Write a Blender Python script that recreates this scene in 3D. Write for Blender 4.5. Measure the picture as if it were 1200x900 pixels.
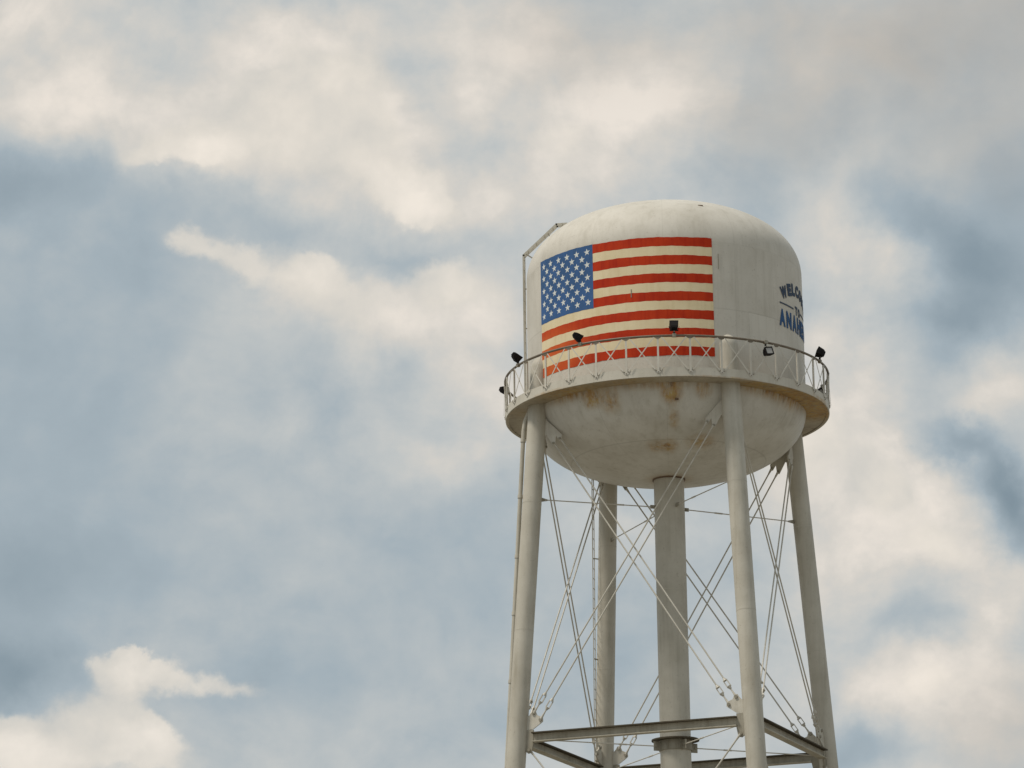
import bpy, math, random
from mathutils import Vector, Matrix

random.seed(7)
R_ = math.radians
sin, cos, pi = math.sin, math.cos, math.pi
for o in list(bpy.data.objects):
    bpy.data.objects.remove(o)
scn = bpy.context.scene
col = scn.collection

# ------------------------------------------------------------------ camera
EYE = 1.6                                   # the photographer's eye height, metres
CAM_D = 93.08                               # metres from the tower's axis
PITCH, YAW, ROLL = 0.27036, -0.04792, -0.01259
cam = bpy.data.cameras.new("camera")
cam.sensor_width = 36.0
cam.lens = 117.417
cam.clip_start = 0.5
cam.clip_end = 20000
cam_o = bpy.data.objects.new("camera", cam)
col.objects.link(cam_o)
fw = Vector((sin(YAW) * cos(PITCH), cos(YAW) * cos(PITCH), sin(PITCH)))
rt = Vector((cos(YAW), -sin(YAW), 0))
up = rt.cross(fw)
r2 = rt * cos(ROLL) + up * sin(ROLL)
u2 = -rt * sin(ROLL) + up * cos(ROLL)
mw = Matrix((r2, u2, -fw)).transposed().to_4x4()
mw.translation = Vector((0, -CAM_D, EYE))
cam_o.matrix_world = mw
scn.camera = cam_o

scn.view_settings.view_transform = 'Standard'
scn.view_settings.look = 'None'
scn.view_settings.exposure = 0.0
scn.view_settings.gamma = 1.0

# ------------------------------------------------------------------ daylight
SUN_AZ, SUN_EL = R_(-64), R_(60)            # azimuth seen from the tower, 0 = towards the camera, + = right
sun = bpy.data.lights.new("sun", 'SUN')
sun.energy = 2.7
sun.angle = R_(11)
sun.color = (1.0, 0.93, 0.82)
sun_o = bpy.data.objects.new("sun", sun)
col.objects.link(sun_o)
sd = Vector((sin(SUN_AZ) * cos(SUN_EL), -cos(SUN_AZ) * cos(SUN_EL), sin(SUN_EL)))
sun_o.rotation_euler = sd.to_track_quat('Z', 'Y').to_euler()
sun_o.location = (0, 0, 60)


def srgb(r, g, b, a=1.0):
    f = lambda c: (c / 255 / 12.92) if c / 255 <= 0.04045 else ((c / 255 + 0.055) / 1.055) ** 2.4
    return (f(r), f(g), f(b), a)


class NT:
    """small helper to write node trees"""
    def __init__(self, nt):
        self.nt = nt
        self.nt.nodes.clear()

    def n(self, kind, **kw):
        nd = self.nt.nodes.new(kind)
        for k, v in kw.items():
            if k.startswith('i_'):
                key = k[2:].replace('_', ' ')
                sock = nd.inputs[int(key)] if key.isdigit() else nd.inputs[key]
                self.put(sock, v)
            else:
                setattr(nd, k, v)
        return nd

    def put(self, sock, v):
        if isinstance(v, bpy.types.NodeSocket):
            self.nt.links.new(v, sock)
        else:
            sock.default_value = v

    def math(self, op, a, b=0.0, c=0.0, clamp=False):
        nd = self.nt.nodes.new('ShaderNodeMath')
        nd.operation = op
        nd.use_clamp = clamp
        for s, v in zip(nd.inputs, (a, b, c)):
            self.put(s, v)
        return nd.outputs[0]

    def vmath(self, op, a, b=(0, 0, 0), scale=None):
        nd = self.nt.nodes.new('ShaderNodeVectorMath')
        nd.operation = op
        self.put(nd.inputs[0], a)
        self.put(nd.inputs[1], b)
        if scale is not None:
            self.put(nd.inputs['Scale'], scale)
        return nd.outputs[0]

    def noise(self, vec, scale, detail=4, rough=0.5, dist=0.0):
        return self.n('ShaderNodeTexNoise', i_Vector=vec, i_Scale=scale, i_Detail=detail, i_Roughness=rough, i_Distortion=dist)

    def mix(self, f, a, b, mode='MIX'):
        nd = self.nt.nodes.new('ShaderNodeMix')
        nd.data_type = 'RGBA'
        nd.blend_type = mode
        self.put(nd.inputs[0], f)
        self.put(nd.inputs[6], a)
        self.put(nd.inputs[7], b)
        return nd.outputs[2]

    def rng(self, v, a, b, c=0.0, d=1.0, kind='LINEAR'):
        nd = self.n('ShaderNodeMapRange', interpolation_type=kind)
        self.put(nd.inputs[0], v)
        for i, x in enumerate((a, b, c, d)):
            self.put(nd.inputs[i + 1], x)
        return nd.outputs[0]

    def ramp(self, f, stops, interp='LINEAR'):
        nd = self.nt.nodes.new('ShaderNodeValToRGB')
        nd.color_ramp.interpolation = interp
        e = nd.color_ramp.elements
        e[0].position, e[0].color = stops[0]
        e[1].position, e[1].color = stops[-1]
        for p_, c_ in stops[1:-1]:
            x = e.new(p_)
            x.color = c_
        self.put(nd.inputs[0], f)
        return nd.outputs[0]

    def blob(self, vec, loc, rot, size, gain, acc, kind='SMOOTHSTEP'):
        """adds gain * smooth ellipsoid at loc to the running sum acc"""
        m = self.n('ShaderNodeMapping', vector_type='TEXTURE', i_Vector=vec)
        m.inputs['Location'].default_value = loc
        m.inputs['Rotation'].default_value = rot
        m.inputs['Scale'].default_value = size
        g = self.n('ShaderNodeTexGradient', gradient_type='SPHERICAL', i_Vector=m.outputs[0])
        s = self.rng(g.outputs['Fac'], 0, 1, 0, gain, kind)
        return self.math('ADD', s, acc)


# world: Nishita sky behind broken cloud; clouds are placed by azimuth and elevation
world = bpy.data.worlds.new("World")
scn.world = world
world.use_nodes = True
w = NT(world.node_tree)
tc = w.n('ShaderNodeTexCoord').outputs['Generated']
sky = w.n('ShaderNodeTexSky', sky_type='NISHITA')
sky.sun_disc = False
sky.sun_elevation = SUN_EL
sky.sun_rotation = math.atan2(sd.x, sd.y)
sky.air_density = 1.2
sky.dust_density = 2.5
clear = w.vmath('SCALE', sky.outputs[0], scale=0.08)
# domain warp at two sizes makes the cloud edges billow
n1 = w.noise(tc, 14, 3, 0.5)
n2 = w.noise(tc, 55, 5, 0.6)
n3 = w.noise(tc, 160, 4, 0.6)
w1 = w.vmath('SCALE', w.vmath('SUBTRACT', n1.outputs['Color'], (0.5, 0.5, 0.5)), scale=0.020)
w2 = w.vmath('SCALE', w.vmath('SUBTRACT', n2.outputs['Color'], (0.5, 0.5, 0.5)), scale=0.016)
w3 = w.vmath('SCALE', w.vmath('SUBTRACT', n3.outputs['Color'], (0.5, 0.5, 0.5)), scale=0.005)
vs = w.vmath('ADD', w.vmath('ADD', tc, w1), w2)
vh = w.vmath('ADD', w.vmath('ADD', tc, w.vmath('SCALE', w2, scale=0.8)), w3)


def skydir(az, el):
    return (sin(R_(az)) * cos(R_(el)), cos(R_(az)) * cos(R_(el)), sin(R_(el)))


# (azimuth, elevation, half width, half height, turn, strength) in degrees
SOFT = [
    (-11.05, 21.22, 3.29, 2.20, 0, 0.177),
    (-8.90, 21.29, 3.29, 1.76, 0, 0.111),
    (-9.65, 20.47, 1.98, 0.99, 0, 0.006),
    (-7.04, 21.76, 3.07, 1.10, 0, 0.051),
    (-4.70, 21.34, 1.98, 1.54, 0, 0.009),
    (-3.29, 21.19, 2.64, 1.98, 0, 0.252),
    (-11.02, 20.07, 2.64, 1.32, 0, 0.154),
    (-2.04, 21.61, 2.42, 1.76, 0, -0.007),
    (0.14, 21.27, 2.85, 1.98, 0, 0.169),
    (-1.14, 19.85, 3.29, 2.42, 0, 0.264),
    (0.73, 19.94, 1.98, 1.54, 0, 0.075),
    (2.01, 21.06, 2.64, 1.76, 0, 0.038),
    (3.71, 20.98, 2.64, 1.76, 0, 0.129),
    (6.02, 21.14, 3.07, 1.98, 0, -0.027),
    (-4.08, 19.88, 1.32, 0.88, 0, 0.004),
    (-4.39, 20.32, 1.32, 1.10, 0, -0.035),
    (-6.41, 20.46, 2.42, 1.98, 0, 0.428),
    (-8.41, 19.71, 1.98, 1.10, 0, 0.273),
    (-5.17, 19.16, 2.42, 1.54, 20, 0.281),
    (-2.85, 19.29, 1.10, 1.10, 0, -0.037),
    (-11.74, 18.82, 2.42, 1.10, 0, -0.219),
    (-10.22, 18.65, 2.42, 0.99, 5, -0.048),
    (-8.70, 18.61, 1.76, 0.77, 10, -0.025),
    (-6.86, 18.78, 2.20, 0.88, 10, 0.126),
    (-5.32, 18.14, 2.20, 0.88, 15, 0.056),
    (-3.63, 18.42, 1.54, 1.10, 0, 0.133),
    (-2.09, 18.70, 1.98, 1.32, 0, 0.109),
    (-7.01, 18.16, 1.10, 0.40, 12, -0.045),
    (-4.87, 17.44, 1.10, 0.40, 10, -0.158),
    (-3.02, 17.83, 1.32, 0.66, 0, -0.038),
    (-10.94, 17.03, 3.51, 1.98, 0, -0.093),
    (-8.98, 17.23, 1.98, 1.32, 0, -0.036),
    (-7.61, 17.25, 1.54, 0.99, 20, 0.065),
    (-5.94, 17.04, 2.20, 1.10, 10, 0.162),
    (-3.64, 16.96, 2.42, 1.32, 0, 0.252),
    (-2.89, 15.93, 1.98, 1.32, 0, 0.221),
    (-4.87, 16.09, 2.42, 1.32, 0, 0.13),
    (-6.84, 15.94, 2.85, 1.54, 10, -0.006),
    (-9.11, 15.77, 3.29, 1.98, 0, -0.025),
    (-11.33, 15.14, 2.64, 2.20, 0, -0.11),
    (-5.33, 14.78, 2.64, 1.54, 0, 0.024),
    (-3.74, 14.11, 1.32, 0.88, 0, 0.128),
    (-3.06, 14.76, 1.54, 1.32, 0, 0.067),
    (-8.03, 13.89, 3.51, 2.42, 0, -0.041),
    (-10.54, 13.27, 3.07, 2.20, 0, -0.1),
    (-11.68, 11.81, 2.42, 1.98, 0, -0.161),
    (-9.77, 11.84, 3.07, 1.76, 0, -0.073),
    (-6.97, 12.15, 3.51, 2.64, 0, -0.069),
    (-3.98, 12.43, 2.85, 2.42, 0, -0.061),
    (-11.43, 10.59, 1.98, 0.99, 0, -0.303),
    (-7.84, 10.40, 2.64, 1.32, 0, -0.096),
    (-5.33, 10.11, 3.95, 2.64, 0, -0.095),
    (-3.40, 10.39, 2.64, 2.64, 0, -0.009),
    (-9.28, 9.10, 1.76, 0.88, 0, -0.118),
    (-0.67, 13.12, 2.42, 1.32, 0, 0.105),
    (-1.89, 12.12, 2.42, 2.42, 0, -0.024),
    (-0.73, 10.64, 2.42, 2.42, 0, -0.04),
    (1.41, 12.63, 2.20, 2.42, 0, -0.018),
    (1.34, 10.59, 2.42, 2.42, 0, 0.062),
    (-1.35, 9.20, 2.64, 1.32, 0, -0.048),
    (1.66, 20.20, 1.32, 1.32, 0, -0.075),
    (1.46, 18.76, 1.32, 1.32, 0, -0.062),
    (2.86, 19.14, 1.76, 1.54, 0, 0.059),
    (3.27, 17.96, 1.98, 1.32, 0, 0.073),
    (4.35, 18.35, 1.76, 0.77, 20, -0.229),
    (5.07, 17.58, 1.54, 0.88, 25, -0.201),
    (5.00, 19.18, 1.98, 1.10, 0, 0.006),
    (6.31, 18.24, 1.76, 1.76, 0, -0.216),
    (6.08, 16.80, 1.76, 1.32, 0, -0.267),
    (3.52, 16.93, 1.98, 1.32, 0, 0.169),
    (4.99, 16.13, 1.76, 0.99, 10, -0.242),
    (3.47, 15.62, 1.98, 1.32, 0, 0.212),
    (4.50, 15.28, 1.76, 0.88, 0, -0.082),
    (5.84, 15.08, 1.76, 0.99, 0, 0.148),
    (2.95, 14.04, 1.98, 1.76, 0, 0.291),
    (4.11, 13.27, 1.98, 1.32, 40, 0.215),
    (4.95, 12.29, 1.98, 1.10, 30, 0.137),
    (4.93, 14.22, 1.10, 0.53, 15, -0.238),
    (6.04, 12.92, 0.99, 1.10, 0, -0.348),
    (5.61, 13.64, 1.10, 0.66, 45, -0.229),
    (2.59, 12.45, 1.98, 1.54, 0, 0.152),
    (3.30, 11.55, 1.76, 1.32, 0, 0.062),
    (4.39, 11.25, 1.32, 0.61, 0, -0.168),
    (5.71, 11.32, 1.54, 1.32, 0, 0.149),
    (4.41, 10.21, 2.42, 1.32, 0, 0.261),
    (5.68, 9.45, 1.98, 1.54, 0, 0.164),
    (3.19, 9.03, 1.32, 0.88, 0, -0.215),
    (3.08, 9.97, 1.54, 1.10, 0, -0.004),
]
HARD = [
    (-6.26, 20.68, 1.61, 1.10, 0, 1.2),
    (-7.34, 20.16, 1.10, 0.81, 0, 0.7),
    (-6.71, 19.59, 2.49, 0.88, 0, 0.75),
    (-5.32, 19.23, 1.76, 0.88, 25, 0.75),
    (-4.25, 18.57, 1.32, 0.66, 25, 0.65),
    (-8.33, 19.64, 1.32, 0.44, -10, 0.6),
    (-9.40, 19.47, 0.73, 0.38, -20, 0.5),
    (-8.61, 17.93, 0.73, 0.38, 10, 0.45),
    (-7.92, 17.68, 1.10, 0.47, 20, 0.6),
    (-6.85, 17.33, 1.46, 0.59, 15, 0.65),
    (-5.63, 17.04, 1.46, 0.67, 10, 0.6),
    (-3.64, 17.04, 1.61, 0.73, 0, 0.6),
    (-6.54, 16.38, 1.76, 0.73, 15, 0.3),
    (-11.60, 9.15, 1.61, 0.91, 20, 1.0),
    (-10.10, 9.74, 1.46, 0.81, -10, 1.0),
    (-9.07, 9.50, 1.32, 0.56, 32, 0.85),
    (-10.73, 8.94, 2.20, 0.73, 0, 0.9),
    (-8.94, 10.51, 1.68, 0.47, 8, 0.7),
    (-9.60, 10.62, 0.95, 0.41, 0, 0.65),
    (-7.69, 10.29, 1.32, 0.38, 5, 0.55),
    (2.88, 14.11, 1.46, 1.02, 30, 0.6),
    (3.97, 13.42, 1.32, 0.73, 40, 0.55),
    (4.81, 12.51, 1.17, 0.59, 30, 0.45),
    (-1.89, 21.17, 1.76, 0.88, 0, 0.2),
    (0.14, 21.12, 1.76, 0.73, 0, 0.3),
    (-1.14, 19.56, 1.76, 1.02, 0, 0.3),
    (-11.05, 21.08, 2.20, 0.88, 0, 0.2),
    (4.56, 10.21, 1.61, 0.73, 0, 0.3),
    (5.83, 14.93, 1.02, 0.44, 0, 0.25),
    (3.53, 17.07, 1.17, 0.88, 0, 0.25),
]
DUN = [
    (6.49, 21.25, 3.81, 2.49, 0, 0.65),
    (3.22, 20.43, 3.22, 2.20, 0, 0.5),
    (-1.26, 21.45, 2.64, 1.46, 0, 0.4),
    (5.91, 19.13, 2.20, 1.32, 0, 0.4),
    (1.34, 19.78, 1.76, 1.76, 0, 0.35),
    (5.82, 9.30, 1.76, 1.76, 0, 0.45),
    (1.72, 21.65, 2.34, 1.17, 0, 0.35),
]
# veil: brightness of the general cloud cover
fb = w.noise(tc, 9, 4, 0.55)
fine = w.noise(w.vmath('ADD', w.vmath('MULTIPLY', tc, (1, 1, 1.5)), w1), 34, 5, 0.6)
veil = w.math('ADD', w.rng(fb.outputs['Fac'], 0.3, 0.7, -0.06, 0.06), 0.62)
for az, el, sx, sz, tn, g in SOFT:
    veil = w.blob(vs, skydir(az, el), (0, R_(tn), 0), (R_(sx), 0.3, R_(sz)), g, veil)
# texture is strong in cloud and faint in the open blue
amp = w.rng(veil, 0.40, 0.8, 0.28, 1.0, 'SMOOTHSTEP')
fold = w.noise(w.vmath('ADD', tc, w.vmath('SCALE', w1, scale=1.6)), 21, 6, 0.58, 0.6)
# billows: the same noise sampled a little towards the light gives each lump a bright and a dull side
bw = w.vmath('ADD', tc, w.vmath('SCALE', w2, scale=0.6))
bA = w.noise(bw, 24, 6, 0.52)
bB = w.noise(w.vmath('ADD', bw, (-0.006, 0.0, 0.009)), 24, 6, 0.52)
billow = w.math('SUBTRACT', bA.outputs['Fac'], bB.outputs['Fac'])
tex = w.math('ADD', w.rng(fold.outputs['Fac'], 0.3, 0.7, -0.09, 0.09), w.rng(fine.outputs['Fac'], 0.25, 0.75, -0.09, 0.09))
tex = w.math('MULTIPLY_ADD', billow, 0.60, tex)
veil = w.math('MULTIPLY_ADD', tex, amp, veil)
hard = 0.0
for az, el, sx, sz, tn, g in HARD:
    hard = w.blob(vh, skydir(az, el), (0, R_(tn), 0), (R_(sx), 0.3, R_(sz)), g, hard, 'LINEAR')
puffs = w.noise(w.vmath('ADD', tc, w1), 62, 6, 0.62)
# rounded cauliflower lobes
vd = w.vmath('ADD', w.vmath('ADD', tc, w.vmath('SCALE', w2, scale=0.5)), w3)


def lobes(vec, scale, sm_):
    return w.n('ShaderNodeTexVoronoi', feature='SMOOTH_F1', i_Vector=vec, i_Scale=scale, i_Smoothness=sm_).outputs['Distance']


l1 = lobes(vd, 44, 0.5)
rnd_ = w.rng(l1, 0.15, 0.65, 0.24, -0.22)
ragged = w.math('ADD', rnd_, w.rng(puffs.outputs['Fac'], 0.2, 0.8, -0.15, 0.15))
hm = w.math('MULTIPLY_ADD', ragged, w.rng(hard, 0.02, 0.30, 0, 1), hard)
hmask = w.rng(hm, 0.06, 0.55, 0, 1, 'SMOOTHSTEP')
veil_col = w.ramp(veil, [
    (0.0, srgb(104, 122, 135)), (0.25, srgb(135, 151, 161)), (0.5, srgb(164, 177, 185)), (0.7, srgb(192, 196, 196)),
    (0.85, srgb(212, 208, 201)), (1.0, srgb(233, 225, 215))])
cover = w.rng(veil, -0.1, 0.6, 0.88, 1.0)
back = w.mix(cover, clear, veil_col)
relief = w.noise(w.vmath('ADD', tc, w1), 30, 4, 0.55)
body = w.math('ADD', w.rng(relief.outputs['Fac'], 0.3, 0.7, -0.25, 0.25), w.rng(hard, 0.1, 1.2, 0.28, 0.75))
body = w.math('MULTIPLY_ADD', billow, 1.6, body)
body = w.math('MULTIPLY_ADD', rnd_, 0.8, body)
puff_col = w.ramp(body, [(0.0, srgb(200, 199, 194)), (0.5, srgb(222, 216, 206)), (1.0, srgb(243, 234, 222))])
final = w.mix(w.math('MULTIPLY', hmask, 0.88), back, puff_col)
# thicker, dun-coloured cloud bases high on the right
dun = 0.0
for az, el, sx, sz, tn, g in DUN:
    dun = w.blob(vs, skydir(az, el), (0, R_(tn), 0), (R_(sx), 0.3, R_(sz)), g, dun)
dun = w.math('MULTIPLY', dun, w.rng(fold.outputs['Fac'], 0.35, 0.65, 0.55, 1.0), clamp=True)
final = w.mix(dun, final, srgb(173, 167, 159))
bg = w.n('ShaderNodeBackground', i_Color=final, i_Strength=1.0)
w.nt.links.new(bg.outputs[0], w.n('ShaderNodeOutputWorld').inputs[0])
world.cycles.sampling_method = 'MANUAL'
world.cycles.sample_map_resolution = 512

# ------------------------------------------------------------------ materials


def paint(name, base, dirt, dirt_amt=0.35, rough=0.5, rust=(), scale=1.0, streak=True, spec=0.4, wear=0.0, seams=None, halo=0.34, sun_tint=()):
    """weathered paint: blotches, vertical rain streaks and rust patches at given places (object coordinates)"""
    m = bpy.data.materials.new(name)
    m.use_nodes = True
    t = NT(m.node_tree)
    oc = t.n('ShaderNodeTexCoord').outputs['Object']
    rnd = t.n('ShaderNodeObjectInfo').outputs['Random']
    off = t.n('ShaderNodeCombineXYZ', i_0=t.math('MULTIPLY', rnd, 13.0), i_1=t.math('MULTIPLY', rnd, 7.0), i_2=t.math('MULTIPLY', rnd, 19.0)).outputs[0]
    oc2 = t.vmath('ADD', oc, off)
    blot = t.noise(oc2, 0.9 * scale, 7, 0.6)
    f = t.rng(blot.outputs['Fac'], 0.38, 0.72, 0, dirt_amt)
    if streak:
        st = t.noise(t.vmath('MULTIPLY', oc2, (5.0, 5.0, 0.35)), 1.0 * scale, 5, 0.6)
        f = t.math('ADD', f, t.rng(st.outputs['Fac'], 0.48, 0.75, 0, dirt_amt * 0.8))
    c = t.mix(t.math('MINIMUM', f, 1.0), base, dirt)
    speck = t.noise(oc2, 14 * scale, 4, 0.7)
    c = t.mix(t.rng(speck.outputs['Fac'], 0.60, 0.72, 0, 0.35 + wear), c, (dirt[0] * .6, dirt[1] * .55, dirt[2] * .5, 1))
    rr = rough
    for loc, size, g in sun_tint:                      # warm orange of the sunlit side, painted into the colour
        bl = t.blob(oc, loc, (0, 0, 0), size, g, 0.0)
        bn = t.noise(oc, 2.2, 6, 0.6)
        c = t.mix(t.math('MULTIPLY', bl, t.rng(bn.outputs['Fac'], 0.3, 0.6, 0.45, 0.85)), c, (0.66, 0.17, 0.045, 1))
    if seams:
        # weld lines of the plates, faintly darker
        sp = t.n('ShaderNodeSeparateXYZ', i_0=oc)
        for (ax, pos, wd, amt) in seams:
            if ax == 'z':
                v = t.math('ABSOLUTE', t.math('SUBTRACT', sp.outputs[2], pos))
            else:
                a_ = t.math('ARCTAN2', sp.outputs[0], t.math('MULTIPLY', sp.outputs[1], -1.0))
                # repeat every `pos` radians
                v = t.math('MULTIPLY', t.math('PINGPONG', a_, pos / 2), 4.0)
            c = t.mix(t.rng(v, 0, wd, amt, 0), c, (dirt[0] * .5, dirt[1] * .48, dirt[2] * .45, 1))
    if rust:
        acc = 0.0
        for loc, size, g in rust:
            acc = t.blob(oc, loc, (0, 0, 0), size, g, acc)
        rn = t.noise(t.vmath('MULTIPLY', oc, (2.0, 2.0, 0.34)), 3.6, 8, 0.74)
        rf = t.math('MULTIPLY', t.math('MINIMUM', acc, 1.4), t.rng(rn.outputs['Fac'], 0.38, 0.64, 0, 1))
        rc = t.noise(oc, 5, 5, 0.6)
        rcol = t.ramp(rc.outputs['Fac'], [(0.3, (0.46, 0.31, 0.07, 1)), (0.5, (0.38, 0.19, 0.035, 1)), (0.72, (0.10, 0.045, 0.016, 1))])
        halo = t.mix(t.math('MULTIPLY', t.math('MINIMUM', acc, 1.0), halo), c, (0.36, 0.27, 0.13, 1))
        c = t.mix(t.math('MINIMUM', rf, 0.8), halo, rcol)
    bmp = t.n('ShaderNodeBump', i_Strength=0.25, i_Distance=0.01, i_Height=t.noise(oc2, 6 * scale, 6, 0.6).outputs['Fac'])
    bs = t.n('ShaderNodeBsdfPrincipled', i_Base_Color=c, i_Roughness=rr, i_Normal=bmp.outputs[0])
    bs.inputs['Specular IOR Level'].default_value = spec
    t.nt.links.new(bs.outputs[0], t.n('ShaderNodeOutputMaterial').inputs[0])
    return m


def cyl(az, r, z):
    a = R_(az)
    return (r * sin(a), -r * cos(a), z)


# ------------------------------------------------------------------ tower dimensions (metres)
TANK_R = 4.0
H = 24.658 + EYE            # balcony level
ZS = 15.110 + EYE           # upper strut level
ZT = 21.944 + EYE           # upper tie rods
ZS2 = 5.9 + EYE             # lower strut level, out of the picture
PHI = 0.45172               # azimuth of the first column
SLOPE = (4.820 - 4.0571) / (ZS - H)
LEG_R = 0.2704
RIS_R = 0.434


def leg_rad(z):
    return 4.0571 + SLOPE * (z - H)


CREAM = (0.60, 0.565, 0.50, 1)
DIRT = (0.30, 0.27, 0.205, 1)
M = {}
M['shell'] = paint('weathered_white_tank_paint', CREAM, DIRT, 0.30, 0.62, spec=.25,
                   rust=[(cyl(-30, 4, H + .05), (1.2, 1.2, .35), .7), (cyl(45, 4, H + .02), (1.0, 1.0, .3), .8)],
                   seams=[('z', H + 2.18, 0.03, 0.16), ('z', H + 4.12, 0.03, 0.10), ('a', pi / 6, 0.02, 0.12)])
M['bowl'] = paint('stained_white_bowl_paint', (0.61, 0.59, 0.54, 1), (0.33, 0.30, 0.235, 1), 0.40, 0.5, rust=[
    (cyl(-32, 3.95, H - .25), (.45, .45, .42), 1.7), (cyl(-24, 3.9, H - .35), (.45, .45, .7), .9),
    (cyl(-42, 3.95, H + .0), (1.5, 1.5, .3), 1.0), (cyl(-4, 3.95, H + .0), (1.6, 1.6, .25), .8),
    (cyl(2, 3.9, H - .25), (.45, .5, .5), 1.4), (cyl(15, 3.95, H - .15), (.35, .5, .4), 1.1),
    (cyl(3, 3.5, H - .95), (.22, .5, .9), .75), (cyl(-7, 2.55, H - 1.45), (.42, .6, .28), .8),
    (cyl(1.5, 2.5, H - 1.45), (.34, .6, .36), 1.0), (cyl(20, 2.7, H - 1.35), (.6, .7, .28), .95),
    (cyl(60, 3.95, H), (1.6, 1.6, .45), 1.1), (cyl(40, 3.95, H), (1.4, 1.4, .3), .8),
    (cyl(-75, 3.95, H), (1.6, 1.6, .35), .8), ((0, 0, H - 1.82), (.9, .9, .28), 1.2)],
    seams=[('a', pi / 6, 0.014, 0.28), ('z', H - 1.32, 0.015, 0.25)])
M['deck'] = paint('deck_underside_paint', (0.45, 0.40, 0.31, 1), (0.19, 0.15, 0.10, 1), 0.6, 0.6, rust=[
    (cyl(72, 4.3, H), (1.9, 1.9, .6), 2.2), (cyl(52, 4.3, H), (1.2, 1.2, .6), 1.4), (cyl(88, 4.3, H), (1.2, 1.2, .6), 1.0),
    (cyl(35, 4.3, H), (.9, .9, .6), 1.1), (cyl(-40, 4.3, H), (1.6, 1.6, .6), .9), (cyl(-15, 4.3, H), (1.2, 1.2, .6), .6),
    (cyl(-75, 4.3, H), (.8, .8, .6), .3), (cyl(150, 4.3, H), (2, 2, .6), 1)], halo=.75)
M['fascia'] = paint('white_fascia_paint', (0.585, 0.55, 0.475, 1), DIRT, 0.30, 0.6, spec=.25,
                    rust=[(cyl(70, 4.66, H + .02), (1.0, 1.0, .09), .7), (cyl(-45, 4.66, H), (1.0, 1.0, .07), .6), (cyl(20, 4.66, H), (2.0, 1.0, .05), .6)])
M['column'] = paint('weathered_column_paint', (0.53, 0.50, 0.43, 1), (0.27, 0.24, 0.18, 1), 0.42, 0.6, spec=.22)
M['steel'] = paint('weathered_steel_paint', (0.35, 0.325, 0.265, 1), (0.15, 0.125, 0.085, 1), 0.55, 0.6, scale=2.0, spec=.2)
M['plate'] = paint('gusset_paint', (0.58, 0.55, 0.48, 1), (0.27, 0.24, 0.18, 1), 0.4, 0.6, scale=2.0, spec=.2)
M['rod'] = paint('rod_paint', (0.56, 0.53, 0.46, 1), (0.25, 0.22, 0.17, 1), 0.4, 0.45, scale=3, streak=False)
M['rail'] = paint('brown_handrail_paint', (0.17, 0.14, 0.10, 1), (0.07, 0.045, 0.03, 1), 0.6, 0.5, scale=3, streak=False)
M['post'] = paint('pale_post_paint', (0.60, 0.57, 0.50, 1), (0.30, 0.25, 0.18, 1), 0.3, 0.45, scale=3, streak=False)
M['rusty'] = paint('rusty_steel', (0.19, 0.13, 0.085, 1), (0.07, 0.035, 0.02, 1), 0.7, 0.75, scale=3, streak=False)
M['girder'] = paint('girder_paint', (0.44, 0.41, 0.335, 1), (0.19, 0.16, 0.11, 1), 0.5, 0.6, scale=2.0, spec=.2)
M['flange'] = paint('underside_shade_paint', (0.10, 0.085, 0.06, 1), (0.05, 0.038, 0.025, 1), 0.6, 0.7, scale=2.0, spec=.1)  # shade under strut flanges and riser collar, put into the colour
M['red'] = paint('faded_red_sunlit_paint', (0.50, 0.042, 0.009, 1), (0.32, 0.013, 0.005, 1), 0.6, 0.65, scale=1.6, wear=-.25, spec=.12, sun_tint=[(cyl(-58, 4, H + 1.2), (2.6, 2.6, 1.5), 1.0)])  # lower-left stripes carry the sun's orange cast in their colour
M['ivory'] = paint('yellowed_white_paint', (0.75, 0.635, 0.42, 1), (0.62, 0.50, 0.29, 1), 0.6, 0.6, scale=1.3, wear=-.2)
M['blue'] = paint('faded_blue_paint', (0.045, 0.115, 0.285, 1), (0.035, 0.085, 0.18, 1), 0.7, 0.55, scale=1.8, wear=-.2, spec=.2)
M['star'] = paint('white_star_paint', (0.66, 0.68, 0.66, 1), (0.50, 0.52, 0.50, 1), 0.3, 0.45, streak=False, wear=-.3)
M['navy'] = paint('navy_letter_paint', (0.06, 0.085, 0.13, 1), (0.05, 0.06, 0.085, 1), 0.3, 0.75, wear=-.3, spec=.08)
M['letter_blue'] = paint('blue_letter_paint', (0.045, 0.105, 0.23, 1), (0.04, 0.075, 0.15, 1), 0.3, 0.75, wear=-.3, spec=.08)
M['touchup'] = paint('fresh_white_paint_patch', (0.625, 0.592, 0.525, 1), DIRT, 0.22, 0.6, spec=.25)
M['black'] = paint('black_housing_paint', (0.016, 0.014, 0.014, 1), (0.02, 0.017, 0.015, 1), 0.4, 0.7, streak=False, wear=-.3, spec=.1)
M['dark'] = paint('dark_mark_paint', (0.08, 0.07, 0.055, 1), (0.05, 0.04, 0.03, 1), 0.4, 0.5, streak=False)
M['concrete'] = paint('footing_concrete', (0.36, 0.35, 0.32, 1), (0.22, 0.21, 0.19, 1), 0.5, 0.85)


def glass_mat():
    m = bpy.data.materials.new('floodlight_glass')
    m.use_nodes = True
    b = m.node_tree.nodes['Principled BSDF']
    b.inputs['Base Color'].default_value = (0.34, 0.33, 0.31, 1)
    b.inputs['Roughness'].default_value = 0.12
    return m


M['glass'] = glass_mat()


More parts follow.
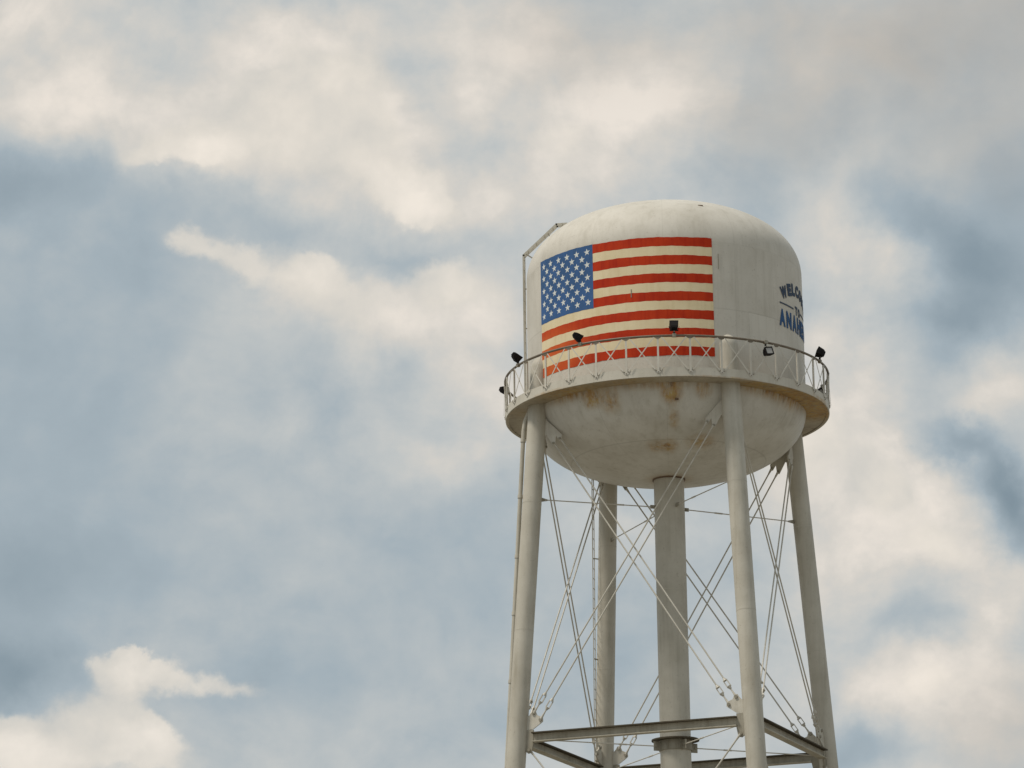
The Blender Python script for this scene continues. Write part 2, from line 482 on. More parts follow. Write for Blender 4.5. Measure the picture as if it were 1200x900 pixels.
def ground_mat():
    m = bpy.data.materials.new('dry_ground')
    m.use_nodes = True
    t = NT(m.node_tree)
    oc = t.n('ShaderNodeTexCoord').outputs['Object']
    a = t.noise(oc, 0.02, 8, 0.6)
    b = t.noise(oc, 1.5, 8, 0.65)
    c = t.ramp(t.math('ADD', t.math('MULTIPLY', a.outputs['Fac'], 0.6), t.math('MULTIPLY', b.outputs['Fac'], 0.4)),
               [(0.35, (0.16, 0.15, 0.11, 1)), (0.5, (0.23, 0.21, 0.17, 1)), (0.65, (0.30, 0.28, 0.24, 1))])
    bm_ = t.n('ShaderNodeBump', i_Strength=0.5, i_Distance=0.05, i_Height=b.outputs['Fac'])
    bs = t.n('ShaderNodeBsdfPrincipled', i_Base_Color=c, i_Roughness=0.95, i_Normal=bm_.outputs[0])
    t.nt.links.new(bs.outputs[0], t.n('ShaderNodeOutputMaterial').inputs[0])
    return m


M['ground'] = ground_mat()

# ------------------------------------------------------------------ mesh helpers


class MB:
    def __init__(self):
        self.v, self.f = [], []

    def add(self, vs, fs):
        o = len(self.v)
        self.v += [tuple(x) for x in vs]
        self.f += [tuple(i + o for i in f) for f in fs]
        return self

    def tube(self, a, b, r, seg=12, r2=None, caps=True):
        a, b = Vector(a), Vector(b)
        d = (b - a).normalized()
        u = d.orthogonal().normalized()
        v = d.cross(u)
        rb = r if r2 is None else r2
        vs = []
        for P, rr in ((a, r), (b, rb)):
            for i in range(seg):
                t = 2 * pi * i / seg
                vs.append(P + (u * cos(t) + v * sin(t)) * rr)
        fs = [(i, (i + 1) % seg, seg + (i + 1) % seg, seg + i) for i in range(seg)]
        if caps:
            fs += [tuple(range(seg))[::-1], tuple(range(seg, 2 * seg))]
        return self.add(vs, fs)

    def box(self, c, ax, ay, az):
        """box with centre c and three half-extent vectors"""
        c, ax, ay, az = map(Vector, (c, ax, ay, az))
        vs = [c + ax * i + ay * j + az * k for k in (-1, 1) for j in (-1, 1) for i in (-1, 1)]
        return self.add(vs, [(0, 2, 3, 1), (4, 5, 7, 6), (0, 1, 5, 4), (2, 6, 7, 3), (0, 4, 6, 2), (1, 3, 7, 5)])

    def bar(self, a, b, w_, h_, side):
        """rectangular bar from a to b; w_ across along `side`, h_ the other way"""
        a, b = Vector(a), Vector(b)
        d = (b - a)
        s = Vector(side)
        dn = d.normalized()
        s = (s - dn * s.dot(dn)).normalized()
        t = dn.cross(s)
        return self.box((a + b) / 2, d / 2, s * w_ / 2, t * h_ / 2)

    def prism(self, poly, fn, t0, t1):
        """polygon in (s, z) pushed from depth t0 to t1 through fn(s, z, t)"""
        n = len(poly)
        vs = [fn(s, z, t0) for s, z in poly] + [fn(s, z, t1) for s, z in poly]
        fs = [tuple(range(n)), tuple(range(n, 2 * n))[::-1]] + [(i, n + i, n + (i + 1) % n, (i + 1) % n) for i in range(n)]
        return self.add(vs, fs)

    def lathe(self, prof, seg=256, close=False, a0=0.0, a1=2 * pi):
        full = abs(a1 - a0 - 2 * pi) < 1e-6
        n = seg if full else seg + 1
        vs, fs = [], []
        for r, z in prof:
            for i in range(n):
                a = a0 + (a1 - a0) * i / seg
                vs.append((r * sin(a), -r * cos(a), z))
        k = len(prof)
        for j in range(k if close else k - 1):
            jn = (j + 1) % k
            for i in range(seg):
                i2 = (i + 1) % n
                fs.append((j * n + i, j * n + i2, jn * n + i2, jn * n + i))
        return self.add(vs, fs)

    def build(self, name, mat, parent=None, smooth=None):
        me = bpy.data.meshes.new(name)
        me.from_pydata(self.v, [], self.f)
        me.validate()
        import bmesh
        b = bmesh.new()
        b.from_mesh(me)
        bmesh.ops.recalc_face_normals(b, faces=b.faces)
        b.to_mesh(me)
        b.free()
        me.materials.append(mat)
        o = bpy.data.objects.new(name, me)
        col.objects.link(o)
        if parent:
            o.parent = parent
        if smooth is not None:
            for p_ in me.polygons:
                p_.use_smooth = True
            if smooth < 179:
                me.set_sharp_from_angle(angle=R_(smooth))
        return o


def dup(o, parent=None, rotz=None, loc=None):
    c = o.copy()
    col.objects.link(c)
    c.parent = parent if parent is not None else o.parent
    if rotz is not None:
        c.rotation_euler = (0, 0, rotz)
    if loc is not None:
        c.location = loc
    for ch in list(o.children):
        dup(ch, c)
    return c


def empty(name, loc=(0, 0, 0), label=None, cat=None, group=None):
    o = bpy.data.objects.new(name, None)
    o.empty_display_size = 0.3
    o.location = loc
    col.objects.link(o)
    if label:
        o['label'] = label
    if cat:
        o['category'] = cat
    if group:
        o['group'] = group
    return o


# ------------------------------------------------------------------ ground
g = MB().add([(-9000, -9000, 0), (9000, -9000, 0), (9000, 9000, 0), (-9000, 9000, 0)], [(0, 1, 2, 3)])
go = g.build('ground', M['ground'])
go['kind'] = 'structure'

# ------------------------------------------------------------------ water tower
tower = empty('water_tower', (0, 0, 0),
              'tall white water tower with flag mural, encircling balcony and four braced tubular legs', 'water tower')

# tank shell: cylinder
sh = MB().lathe([(TANK_R, H + .2), (TANK_R, H + 1), (TANK_R, H + 2.18), (TANK_R, H + 3.2), (TANK_R, H + 4.1)], 288)
shell = sh.build('tank_shell', M['shell'], tower, 180)
# roof: flattened dome
prof = []
for i in range(0, 41):
    a = (pi / 2) * i / 40
    prof.append((TANK_R * max(cos(a), 1e-4) ** (2 / 2.2), H + 4.1 + 2.1 * sin(a) ** (2 / 2.2)))
roof = MB().lathe(prof, 288).build('tank_roof', M['shell'], tower, 180)
vent = MB().tube((-.3, -.9, H + 6.08), (-.3, -.9, H + 6.2), .10, 24).tube((-.3, -.9, H + 6.2), (-.3, -.9, H + 6.24), .16, 24)
vent.build('roof_vent', M['column'], roof, 40)
# bowl
prof = []
for i in range(0, 41):
    a = (pi / 2) * i / 40
    prof.append((TANK_R * max(cos(a), 1e-4) ** (2 / 2.2), H + .2 - 2.0 * sin(a) ** (2 / 2.2)))
bowl = MB().lathe(prof, 288).build('tank_bowl', M['bowl'], tower, 180)
mk = MB()
for az, r, z in ((4.0, 3.93, -.47),):
    c = Vector(cyl(az, r, H + z))
    mk.box(c, Vector(cyl(az + 90, .05, 0)), Vector(cyl(az, .03, 0)), (0, 0, .025))
mk.build('bracket', M['rusty'], bowl)

# painted flag: stripes, canton and stars lie on the shell as coats of paint
FA0, FA1, FC = -61.0, 20.0, -29.65
FZ0, FZ1 = H + .767, H + 4.212
SW = (FZ1 - FZ0) / 13
flag = MB()
flag = empty('flag', (0, 0, 0))
flag.parent = tower


def wob(seed, x):
    return (sin(x * 3.1 + seed * 1.7) * .35 + sin(x * 9.7 + seed * 4.1) * .3 + sin(x * 23.0 + seed * 2.3) * .25) * .012


def sheet(a0, a1, zlo, zhi, r, name, mat, parent, s0=None, s1=None, step=.6):
    n = max(2, int(abs(a1 - a0) / step))
    vs, fs = [], []
    for i in range(n + 1):
        a = a0 + (a1 - a0) * i / n
        zl = zlo + (wob(s0, R_(a) * 4) if s0 is not None else 0)
        zh = zhi + (wob(s1, R_(a) * 4) if s1 is not None else 0)
        for z in (zl, (zl + zh) / 2, zh):
            vs.append(cyl(a, r, z))
    for i in range(n):
        for j in (0, 1):
            fs.append((i * 3 + j, i * 3 + 3 + j, i * 3 + 4 + j, i * 3 + 1 + j))
    return MB().add(vs, fs).build(name, mat, parent, 180)


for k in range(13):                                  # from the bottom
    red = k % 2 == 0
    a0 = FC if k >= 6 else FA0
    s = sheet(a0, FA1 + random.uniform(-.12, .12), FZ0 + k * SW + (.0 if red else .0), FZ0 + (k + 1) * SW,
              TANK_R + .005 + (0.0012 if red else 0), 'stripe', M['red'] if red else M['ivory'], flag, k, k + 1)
    if k in (0, 12):
        s['label'] = 'red stripe along the bottom of the flag' if k == 0 else 'red stripe along the top of the flag'
canton = sheet(FA0 - .15, FC, FZ0 + 6 * SW - .012, FZ1 + .005, TANK_R + .0085, 'canton', M['blue'], flag, 6, 13)


def star(az, z, rad, tilt):
    vs = [cyl(az, TANK_R + .0125, z)]
    for i in range(10):
        q = rad if i % 2 == 0 else rad * .40
        a = pi / 2 + i * pi / 5 + tilt
        vs.append(cyl(az + math.degrees(q * cos(a) / TANK_R), TANK_R + .0125, z + q * sin(a)))
    return MB().add(vs, [(0, 1 + i, 1 + (i + 1) % 10) for i in range(10)]).build('star', M['star'], flag)


CW, CH = FC - FA0, FZ1 - (FZ0 + 6 * SW)
for ci in range(11):
    rows = 5 if ci % 2 == 0 else 4
    for ri in range(rows):
        zz = FZ1 - CH * ((ri * 2 + (1 if ci % 2 == 0 else 2)) / 10.0)
        star(FA0 + CW * (ci + 1) / 12.0 + random.uniform(-.12, .12), zz + random.uniform(-.008, .008), .108, random.uniform(-.08, .08))

# small marks, repainted patch
sheet(36.2, 50.5, H + .30, H + 2.16, TANK_R + .004, 'paint_patch', M['touchup'], shell, 3, 5)
for az, z, dw, dz in ((-13.2, 2.62, .010, .12), (22.6, 3.55, .008, .22)):
    c = Vector(cyl(az, TANK_R + .012, H + z))
    MB().box(c, Vector(cyl(az + 90, dw, 0)), Vector(cyl(az, .006, 0)), (0, 0, dz)).build('weld_mark', M['steel'], shell)

MB().tube((1.02, -3.1, H + 5.415), (1.16, -3.1, H + 5.405), .022, 8).build('lifting_lug', M['rusty'], roof)
# lettering wrapped on the shell


def glyphs(txt, width, height, bold, mat, place, parent):
    """every letter a mesh of its own; place(x, y) -> (azimuth deg, height)"""
    adv = {'W': 1.25, 'M': 1.2, 'I': .52, 'L': .84, 'E': .88}
    tot = sum(adv.get(ch, 1.0) for ch in txt)
    x = -width / 2
    for ch in txt:
        cu = bpy.data.curves.new('letter', 'FONT')
        cu.body = ch
        cu.size = 1.0
        cu.offset = bold
        cu.resolution_u = 4
        to = bpy.data.objects.new('letter', cu)
        col.objects.link(to)
        bpy.context.view_layer.update()
        me = bpy.data.meshes.new_from_object(to.evaluated_get(bpy.context.evaluated_depsgraph_get()))
        bpy.data.objects.remove(to)
        xs = [v.co.x for v in me.vertices]
        ys = [v.co.y for v in me.vertices]
        x0, x1, y0, y1 = min(xs), max(xs), min(ys), max(ys)
        cell = width * adv.get(ch, 1.0) / tot
        wl = cell * .84
        for v in me.vertices:
            lx = (v.co.x - x0) / (x1 - x0) * wl - wl / 2
            ly = (v.co.y - y0) / (y1 - y0) * height - height / 2
            az, z = place(x + cell / 2, lx, ly)
            v.co = cyl(az, TANK_R + .014, z)
        me.materials.clear()
        me.materials.append(mat)
        me.name = 'letter'
        o = bpy.data.objects.new('letter', me)
        col.objects.link(o)
        o.parent = parent
        x += cell


def arc_place(xc, lx, ly):
    RA = 1.95
    b = xc / RA
    q = b * .7
    px = RA * sin(b) + lx * cos(q) + ly * sin(q)
    pz = RA * (cos(b) - 1) - lx * sin(q) + ly * cos(q)
    return 71.6 + math.degrees(px / TANK_R), H + 3.33 + pz


def line_place(zc, azc):
    return lambda xc, lx, ly: (azc + math.degrees((xc + lx) / TANK_R), H + zc + ly)


txt = empty('lettering')
txt.parent = tower
glyphs('WELCOME', 2.44, .36, .075, M['navy'], arc_place, txt)
glyphs('TO', .50, .26, .05, M['navy'], line_place(2.72, 71.4), txt)
glyphs('ANAHEIM', 2.50, .51, .06, M['letter_blue'], line_place(2.30, 71.3), txt)
sheet(54.5, 66.4, H + 2.71, H + 2.75, TANK_R + .014, 'rule_line', M['navy'], txt)
sheet(74.4, 86.3, H + 2.71, H + 2.75, TANK_R + .014, 'rule_line', M['navy'], txt)

# balcony
RB = 4.657
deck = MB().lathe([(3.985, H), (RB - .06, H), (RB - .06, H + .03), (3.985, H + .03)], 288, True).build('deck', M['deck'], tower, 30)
MB().lathe([(RB - .03, H - .012), (RB, H - .012), (RB, H + .245), (RB - .03, H + .245)], 288, True).build('fascia', M['fascia'], deck, 30)
MB().lathe([(RB - .10, H - .02), (RB - .032, H - .02), (RB - .032, H - .006), (RB - .10, H - .006)], 288, True).build('edge_angle', M['deck'], deck, 30)
NP = 33

railing = empty('railing')
railing.parent = tower
RH = H + 1.15
tor = []
for i in range(12):
    a = 2 * pi * i / 12
    tor.append((RB + .001 + .034 * cos(a), RH - .005 + .034 * sin(a)))
MB().lathe(tor, 192, True).build('handrail', M['rail'], railing, 180)
AZP = R_(-2.55)
DA = 2 * pi / NP
post = MB()
pc = lambda r, z, dx=0: Vector((dx, -r, z))
post.box((0, -(RB + .012), (H + .10 + RH - .03) / 2), (.026, 0, 0), (0, .006, 0), (0, 0, (RH - .03 - H - .10) / 2))
post.box((0, -(RB - .012), (H + .25 + RH - .03) / 2), (.006, 0, 0), (0, .02, 0), (0, 0, (RH - .03 - H - .25) / 2))
post_o = post.build('post', M['post'], railing)
foot = MB().prism([(-.11, H + .20), (-.035, H + .08), (.035, H + .08), (.11, H + .20), (.09, H + .23), (.04, H + .15), (-.04, H + .15), (-.09, H + .23)],
                  lambda s, z, t: (s, -t, z), RB + .001, RB + .012).build('foot_plate', M['post'], post_o)
for dx in (-.05, 0, .05):
    pass
for dx, dz in ((-.06, .16), (.06, .16), (0, .115)):
    MB().tube((dx, -(RB + .012), H + dz), (dx, -(RB + .032), H + dz), .014, 6).build('bolt', M['rail'], post_o)
head = MB().prism([(-.13, RH - .02), (-.05, RH - .085), (.05, RH - .085), (.13, RH - .02)],
                  lambda s, z, t: (s, -t, z), RB + .019, RB + .026).build('head_plate', M['rail'], post_o)


def rim(s_ang, r, z):
    return Vector((r * sin(s_ang), -r * cos(s_ang), z))


def brace(sign):
    a0, a1 = (.11 / RB, DA - .09 / RB) if sign > 0 else (DA - .11 / RB, .09 / RB)
    rr = RB + (.030 if sign > 0 else .046)
    m_ = MB().bar(rim(a0, rr, RH - .05), rim(a1, rr, H + .19), .030, .008, rim((a0 + a1) / 2, 1, 0).cross(Vector((0, 0, 1))))
    # chords sag inside the circle; push out so the straight bar clears posts
    return m_.build('diagonal_brace', M['post'], railing)


b1, b2 = brace(1), brace(-1)
post_o.rotation_euler = (0, 0, AZP)
b1.rotation_euler = (0, 0, AZP)
b2.rotation_euler = (0, 0, AZP)
for k in range(1, NP):
    for o in (post_o, b1, b2):
        dup(o, rotz=AZP + k * DA)

# columns (legs)
def leg_mb():
    m_ = MB()
    seg = 40
    zs = [0.35, 4, 8, 12, ZS, 20, H, H + 1.10]
    prof = [(LEG_R, z) for z in zs] + [(LEG_R * cos(a), H + 1.10 + .34 * sin(a)) for a in [pi / 2 * i / 8 for i in range(1, 9)]]
    vs, fs = [], []
    for r, z in prof:
        cx = leg_rad(min(z, H + 1.1)) if z < H + 1.1 else leg_rad(H + 1.1)
        for i in range(seg):
            t_ = 2 * pi * i / seg
            vs.append((max(r, .002) * cos(t_), -cx + max(r, .002) * sin(t_), z))
    for j in range(len(prof) - 1):
        for i in range(seg):
            fs.append((j * seg + i, j * seg + (i + 1) % seg, (j + 1) * seg + (i + 1) % seg, (j + 1) * seg + i))
    return m_.add(vs, fs)


leg = leg_mb().build('leg', M['column'], tower, 60)
# welded circumferential joints, each a slim bead
for zj in (3.2, 9.0, 14.2, 19.35 + .4, 23.4):
    jb = MB()
    c = Vector((0, -leg_rad(zj), zj))
    d_ = (Vector((0, -leg_rad(zj + 1), zj + 1)) - c).normalized()
    jb.tube(c - d_ * .010, c + d_ * .010, LEG_R + .0025, 40)
    jb.build('weld_bead', M['column'], leg, 40)
bp = MB().box((0, -leg_rad(.3), .32), (.5, 0, 0), (0, .5, 0), (0, 0, .03)).build('base_plate', M['steel'], leg)
ft = MB().box((0, -leg_rad(.3), .14), (.9, 0, 0), (0, .9, 0), (0, 0, .15)).build('footing', M['concrete'], leg)
leg.rotation_euler = (0, 0, PHI)
for k in (1, 2, 3):
    dup(leg, rotz=PHI + k * pi / 2)

# riser
prof = [(RIS_R, z) for z in (0.0, 5, 10, ZS, 20, H - 1.95)] + [(RIS_R, H - 1.70)]
riser = MB().lathe(prof, 96).build('riser_pipe', M['column'], tower, 60)
MB().lathe([(RIS_R + .002, H - 1.83), (RIS_R + .035, H - 1.83), (RIS_R + .035, H - 1.77), (RIS_R + .002, H - 1.77)], 64, True).build('top_band', M['rusty'], riser, 40)
for zj in (4.5, 9.4, 14.3, 21.2):
    MB().lathe([(RIS_R - .01, zj - .012), (RIS_R + .003, zj - .008), (RIS_R + .003, zj + .008), (RIS_R - .01, zj + .012)], 96).build('weld_bead', M['column'], riser, 40)
ZC_ = 15.33 + EYE
MB().lathe([(RIS_R + .003, ZC_ - .02), (.672, ZC_ - .02), (.672, ZC_ + .02), (RIS_R + .003, ZC_ + .02)], 96, True).build('collar', M['flange'], riser, 30)  # dark colour paints in the shade of its underside
MB().lathe([(RIS_R + .004, ZC_ - .30), (RIS_R + .03, ZC_ - .30), (RIS_R + .03, ZC_ - .022), (RIS_R + .004, ZC_ - .022)], 96, True).build('collar_band', M['steel'], riser, 30)


# radial tie rods with lugs
def tie(z, r0, lug_h, zleg):
    t_ = MB()
    a = Vector((0, -r0, z))
    b = Vector((0, -(leg_rad(zleg) - LEG_R - .10), zleg))
    d_ = (b - a).normalized()
    t_.tube(a, b, .016, 8)
    t_.tube(a + d_ * .9, a + d_ * 1.15, .024, 8)
    o = t_.build('tie_rod', M['rod'], tower, 60)
    l1 = MB().box(a - Vector((0, -.04, 0)), (.018, 0, 0), (0, .11, 0), (0, 0, lug_h)).tube(a - Vector((.04, 0, 0)), a + Vector((.04, 0, 0)), .03, 10)
    l1.build('lug', M['steel'], o)
    l2 = MB().prism([(-(b.y) + .14, z_) for z_ in (zleg + .07, zleg - .07)] + [(-(b.y) - .10, zleg - .02), (-(b.y) - .10, zleg + .02)],
                    lambda s, z_, t: (t, -s, z_), -.012, .012)
    l2.build('lug', M['steel'], o)
    o.rotation_euler = (0, 0, PHI)
    for k in (1, 2, 3):
        dup(o, rotz=PHI + k * pi / 2)


tie(22.02 + EYE, RIS_R + .10, .05, ZT)
tie(15.14 + EYE, RIS_R + .17, .13, ZS + .02)
tie(ZS2 + .1, RIS_R + .10, .06, ZS2)


# panels between neighbouring legs: s runs along the panel, outward is -y
def P(s, z, t=0.0):
    return Vector((s, -(leg_rad(z) * cos(pi / 4) + t), z))


ROT0 = PHI - pi / 4
E_ = EYE


def quad(o):
    o.rotation_euler = (0, 0, ROT0)
    for k in (1, 2, 3):
        dup(o, rotz=ROT0 + k * pi / 2)


def mirror(poly, sg):
    return [(sg * s, z + E_) for s, z in poly]


top_poly = [(2.93, 24.55), (2.70, 24.36), (2.57, 24.19), (2.135, 23.74), (2.15, 23.59), (2.20, 23.56), (2.31, 23.72), (2.335, 23.47), (2.40, 23.44), (2.60, 23.78), (2.93, 23.55)]
bot_poly = [(3.36, 15.62), (3.08, 15.72), (3.01, 15.79), (2.96, 15.87), (2.88, 15.87), (2.83, 15.74), (2.74, 15.70), (2.66, 15.65), (2.655, 15.55), (2.72, 15.50), (2.93, 15.36), (3.36, 15.30)]
for sg in (1, -1):
    tg = MB().prism(mirror(top_poly, sg), lambda s, z, t: P(s, z, t), -.02, .02).build('gusset_plate', M['plate'], tower)
    MB().tube(P(sg * 2.19, 23.63 + E_, -.05), P(sg * 2.19, 23.63 + E_, .05), .035, 10).build('pin', M['steel'], tg)
    MB().tube(P(sg * 2.38, 23.51 + E_, -.05), P(sg * 2.38, 23.51 + E_, .05), .035, 10).build('pin', M['steel'], tg)
    quad(tg)
    bg_ = MB().prism(mirror(bot_poly, sg), lambda s, z, t: P(s, z, t), -.02, .02).build('gusset_plate', M['plate'], tower)
    for (s_, z_) in ((2.93, 15.80), (2.72, 15.60)):
        MB().tube(P(sg * s_, z_ + E_, -.06), P(sg * s_, z_ + E_, .06), .045, 12).build('pin', M['steel'], bg_)
    quad(bg_)
    strip = [(3.42, 15.34), (2.93, 15.34), (2.925, 14.98), (2.96, 14.80), (2.99, 14.70), (3.08, 14.68), (3.18, 14.76), (3.42, 14.90)]
    sp = MB().prism(mirror(strip, sg), lambda s, z, t: P(s, z, t), -.024, .024).build('splice_plate', M['steel'], tower)
    MB().tube(P(sg * 3.05, 14.78 + E_, -.06), P(sg * 3.05, 14.78 + E_, .06), .045, 12).build('pin', M['steel'], sp)
    quad(sp)


# struts: rolled I-beams
def strut(zc):
    hs = leg_rad(zc) * sin(pi / 4) - LEG_R - (.19 if zc > 12 else .0)
    m_ = MB()
    c = P(0, zc)
    m_.box(c, (hs, 0, 0), (0, .008, 0), (0, 0, .10))
    m_.box(c - Vector((0, 0, .113)), (hs, 0, 0), (0, .12, 0), (0, 0, .013))
    so = m_.build('strut', M['girder'], tower)
    MB().box(c + Vector((0, 0, .118)), (hs, 0, 0), (0, .15, 0), (0, 0, .018)).build('flange', M['flange'], so)  # top flange coloured dark for the shade beneath it
    quad(so)


strut(ZS + .01)
strut(ZS2)


# diagonal rods, in pairs, with turnbuckles at their feet
def rod(sa, za, sb, zb, off, tb=True, tb_at=.34, r=.0215):
    a, b = P(sa, za + E_, off), P(sb, zb + E_, off)
    d_ = (b - a).normalized()
    L = (b - a).length
    outw = Vector((0, -1, 0))
    side = d_.cross(outw).normalized()
    o = MB()
    if tb:
        o.tube(a, b - d_ * .58, r, 8).tube(b - d_ * .40, b, r, 8)
    else:
        o.tube(a, b, r, 8)
    o = o.build('brace_rod', M['rod'], tower, 60)
    # forged eye at each end
    for q, dd in ((a, d_), (b, -d_)):
        MB().tube(q + dd * .02, q + dd * .24, .040, 8, .020).build('rod_eye', M['rod'], o, 60)
    if tb:
        e0, e1 = b - d_ * (.34 + .30), b - d_ * .34
        m_ = MB()
        for sg in (1, -1):
            m_.bar(e0 + d_ * .03 + side * sg * .052, e1 - d_ * .03 + side * sg * .052, .024, .03, side)
        m_.tube(e0 - d_ * .03, e0 + d_ * .055, .034, 8, .062)
        m_.tube(e1 + d_ * .03, e1 - d_ * .055, .034, 8, .062)
        m_.build('turnbuckle', M['rod'], o, 50)
    quad(o)


for sg, off in ((1, .03), (-1, -.03)):
    # upper bay
    rod(sg * 2.19, 23.63, -sg * 2.93, 15.78, off)
    rod(sg * 2.38, 23.51, -sg * 2.72, 15.60, off)
    # bays below the strut
    rod(sg * 3.05, 14.78, -sg * 3.55, 6.4, off, r=.024)
    rod(sg * 3.65, 5.4, -sg * 4.15, -1.1, off)

# overflow pipe beside the front-left leg, bending up to the balcony
pipe_pts = [Vector((-4.95, -2.05, .6)), Vector((-4.652, -1.90, 14.352 + E_)), Vector((-4.075, -1.60, 23.994 + E_)), Vector((-4.02, -1.62, 24.28 + E_)), Vector((-3.86, -1.70, 24.62 + E_))]
pm = MB()
for a, b in zip(pipe_pts[:-1], pipe_pts[1:]):
    pm.tube(a, b, .062, 12)
pipe = pm.build('overflow_pipe', M['column'], tower, 60)
for f_ in (.25, .45, .62, .8, .97):
    a, b = pipe_pts[1], pipe_pts[2]
    q = a.lerp(b, f_)
    lc = Vector((sin(PHI - pi / 2) * leg_rad(q.z), -cos(PHI - pi / 2) * leg_rad(q.z), q.z))
    MB().bar(q, q.lerp(lc, .75), .03, .05, (0, 0, 1)).build('pipe_clamp', M['steel'], pipe)
    d_ = (b - a).normalized()
    MB().tube(q - d_ * .05, q + d_ * .05, .078, 12).build('pipe_coupling', M['column'], pipe, 50)


# ladders
def ladder(pa, pb, side, width, rung_gap, name, label=None):
    pa, pb, side = Vector(pa), Vector(pb), Vector(side).normalized()
    d_ = (pb - pa).normalized()
    out = d_.cross(side).normalized()
    root = empty(name)
    root.parent = tower
    if label:
        root['label'] = label
    for sg in (1, -1):
        MB().bar(pa + side * sg * width / 2, pb + side * sg * width / 2, .018, .026, side).build('stringer', M['column'], root)
    n = int((pb - pa).length / rung_gap)
    base = MB().tube(-side * width / 2, side * width / 2, .009, 8).build('rung', M['steel'], root)
    base.location = pa + d_ * rung_gap * .5
    for i in range(1, n):
        c_ = base.copy()
        col.objects.link(c_)
        c_.parent = root
        c_.location = pa + d_ * rung_gap * (i + .5)
    return root


# climbing ladder up the back-left leg
lad = ladder((-2.50, 4.45, .4), (-2.262, 3.72, 23.806 + E_ + .75), (.105, 1, 0), .36, .30, 'ladder')
for i in range(8):
    z_ = 2.0 + i * 3.0
    f_ = (z_ - .4) / (26.1 - .4)
    q = Vector((-2.50, 4.45, .4)).lerp(Vector((-2.262, 3.72, 26.156)), f_)
    a_ = PHI + pi
    lc = Vector((sin(a_) * leg_rad(z_), -cos(a_) * leg_rad(z_), z_))
    MB().bar(q, q.lerp(lc, .6), .03, .03, (0, 0, 1)).build('standoff', M['steel'], lad)
# ladder up the tank side and over the shoulder of the roof
roof_lad = empty('roof_ladder')
roof_lad.parent = tower
segs = [((-4.075, H + .03), (-4.075, H + 5.03)), ((-4.075, H + 5.03), (-3.10, H + 5.955)), ((-3.10, H + 5.955), (-2.80, H + 5.97))]
for (xa, za), (xb, zb) in segs:
    for sg, dx in ((-1, 0.0), (1, .018)):
        a = Vector((xa + dx * .9, .085 * sg - .02, za - (dx * .55 if za > H + 5 else 0)))
        b = Vector((xb + dx * .9, .085 * sg - .02, zb - dx * .55))
        dd = (b - a).normalized()
        MB().bar(a - dd * .02, b + dd * .02, .06, .022, dd.cross(Vector((0, 1, 0)))).build('stringer', M['column'], roof_lad)
    a, b = Vector((xa + .02, -.02, za)), Vector((xb + .02, -.02, zb))
    n = max(1, int((b - a).length / .3))
    for i in range(n):
        q = a.lerp(b, (i + .5) / n)
        MB().tube(q - Vector((0, .105, 0)), q + Vector((0, .065, 0)), .012, 8).build('rung', M['steel'], roof_lad)
for (x_, z_, tx, tz) in ((-4.02, 5.08, -3.80, 4.93), (-3.35, 5.70, -3.28, 5.55)):
    MB().bar((x_, -.1, H + z_), (tx, -.1, H + tz), .03, .03, (0, 1, 0)).build('standoff', M['steel'], roof_lad)
for z_ in (1.4, 2.8, 4.0):
    MB().bar((-4.06, -.1, H + z_), (-3.98, -.1, H + z_), .03, .03, (0, 1, 0)).build('standoff', M['steel'], roof_lad)


# ------------------------------------------------------------------ floodlights clamped to the handrail
def make_flood():
    """housing centred at the origin, lens towards +X"""
    root = empty('floodlight')
    hb, hf, dp = .068, .110, .095
    v = []
    for x_, h_ in ((-dp, hb), (-dp * .55, hb * 1.32), (dp * .8, hf), (dp, hf)):
        v += [(x_, -h_ * 1.05, -h_), (x_, h_ * 1.05, -h_), (x_, h_ * 1.05, h_), (x_, -h_ * 1.05, h_)]
    fs = [(0, 1, 2, 3), (12, 15, 14, 13)]
    for j in range(3):
        for i in range(4):
            fs.append((j * 4 + i, j * 4 + (i + 1) % 4, j * 4 + 4 + (i + 1) % 4, j * 4 + 4 + i))
    MB().add(v, fs).build('housing', M['black'], root)
    rimm = MB()
    for s_ in (1, -1):
        rimm.box((dp + .012, 0, s_ * (hf - .008)), (.014, 0, 0), (0, hf * 1.12, 0), (0, 0, .014))
        rimm.box((dp + .012, s_ * (hf * 1.05 - .004), 0), (.014, 0, 0), (0, .012, 0), (0, 0, hf - .024))
    rimm.build('rim', M['black'], root)
    MB().box((dp + .006, 0, 0), (.005, 0, 0), (0, hf * .96, 0), (0, 0, hf - .024)).build('lens', M['glass'], root)
    fins = MB()
    for i in range(5):
        fins.box((-dp - .012, (i - 2) * .034, 0), (.014, 0, 0), (0, .005, 0), (0, 0, hb * .8))
    fins.build('cooling_fins', M['black'], root)
    return root


flood0 = make_flood()


def yoke(kind_up, ln):
    return None


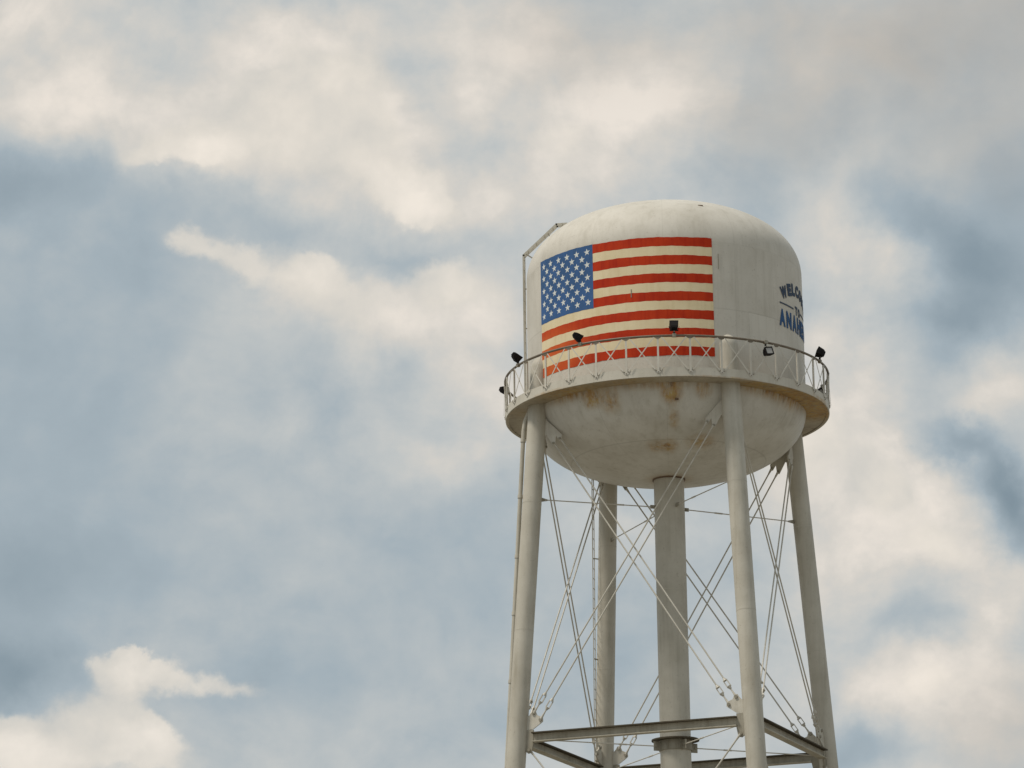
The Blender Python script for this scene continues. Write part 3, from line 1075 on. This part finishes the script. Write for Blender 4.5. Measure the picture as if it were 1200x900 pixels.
# azimuth on rail, box offset (tangent, outward, up), aim azimuth relative to inward, aim tilt, label
NAV = [
    (-63.9, (-.02, .06, .25), 25, -28, 35, 'black floodlight tilted like a diamond on the handrail left of the roof ladder'),
    (-97.5, (.0, .13, .02), 10, -20, 20, 'black floodlight hung outside the handrail at its far left end'),
    (-30.4, (-.08, .04, .23), -30, -30, 24, 'black floodlight on the handrail in front of the left red and white stripes'),
    (3.05, (.0, .03, .25), 0, 58, 0, 'black floodlight upright on the handrail before the right half of the flag'),
    (36.6, (.02, .05, -.30), 172, 12, 10, 'floodlight with pale lens showing, hanging below the handrail under the lettering'),
    (69.4, (.02, .03, .25), 30, 20, 14, 'black floodlight standing on the handrail right of the tank wall'),
    (103.0, (-.02, -.05, -.22), 60, -10, 30, 'black floodlight hanging low behind the railing posts at the far right'),
]
for i, (az, (ot, oo, ou), yaw_, tilt, roll_, lab) in enumerate(NAV):
    base = Vector(cyl(az, RB, RH))
    tan = Vector(cyl(az + 90, 1, 0))
    out = Vector(cyl(az, 1, 0))
    c = base + tan * ot + out * oo + Vector((0, 0, ou))
    if i == 0:
        fl = flood0
    else:
        fl = flood0.copy()
        col.objects.link(fl)
        for ch in flood0.children:
            if ch.name.split('.')[0] in ('housing', 'rim', 'lens', 'cooling_fins'):
                cc = ch.copy()
                col.objects.link(cc)
                cc.parent = fl
    fl.location = c
    inward = -out
    aim = math.atan2(inward.y, inward.x) + R_(yaw_)
    Rm = Matrix.Rotation(aim, 3, 'Z') @ Matrix.Rotation(-R_(tilt), 3, 'Y') @ Matrix.Rotation(R_(roll_), 3, 'X')
    fl.rotation_euler = Rm.to_euler()
    fl['label'] = lab
    fl['category'] = 'floodlight'
    fl['group'] = 'floodlights clamped around the balcony handrail'
    inv = Rm.transposed()
    loc = lambda q: inv @ (q - c)
    sgn = 1 if ou > 0 else -1
    # stem from the clamp to the yoke, clamp round the rail
    st_a = base + Vector((0, 0, sgn * .045))
    st_b = c - Vector((0, 0, sgn * .12))
    if abs(ou) < .1:
        st_a, st_b = base + out * .04, c - out * .08
    MB().tube(loc(st_a), loc(st_b), .016, 8).build('stem', M['steel'], fl, 60)
    MB().tube(loc(st_a + Vector((0, 0, sgn * .02))), loc(st_a + Vector((0, 0, sgn * .06))), .03, 8).build('swivel', M['black'], fl, 60)
    cm = MB()
    cm.box(loc(base), inv @ (tan * .055), inv @ (out * .046), inv @ Vector((0, 0, .046)))
    cm.build('clamp', M['steel'], fl)
    yk = MB()
    sd_ = Rm @ Vector((0, 1, 0))
    for s_ in (1, -1):
        yk.bar(loc(st_b + sd_ * s_ * .10), loc(c + sd_ * s_ * .145), .012, .03, (0, 1, 0))
    yk.bar(loc(st_b - sd_ * .12), loc(st_b + sd_ * .12), .03, .012, inv @ Vector((0, 0, 1)))
    yk.build('yoke', M['black'], fl)
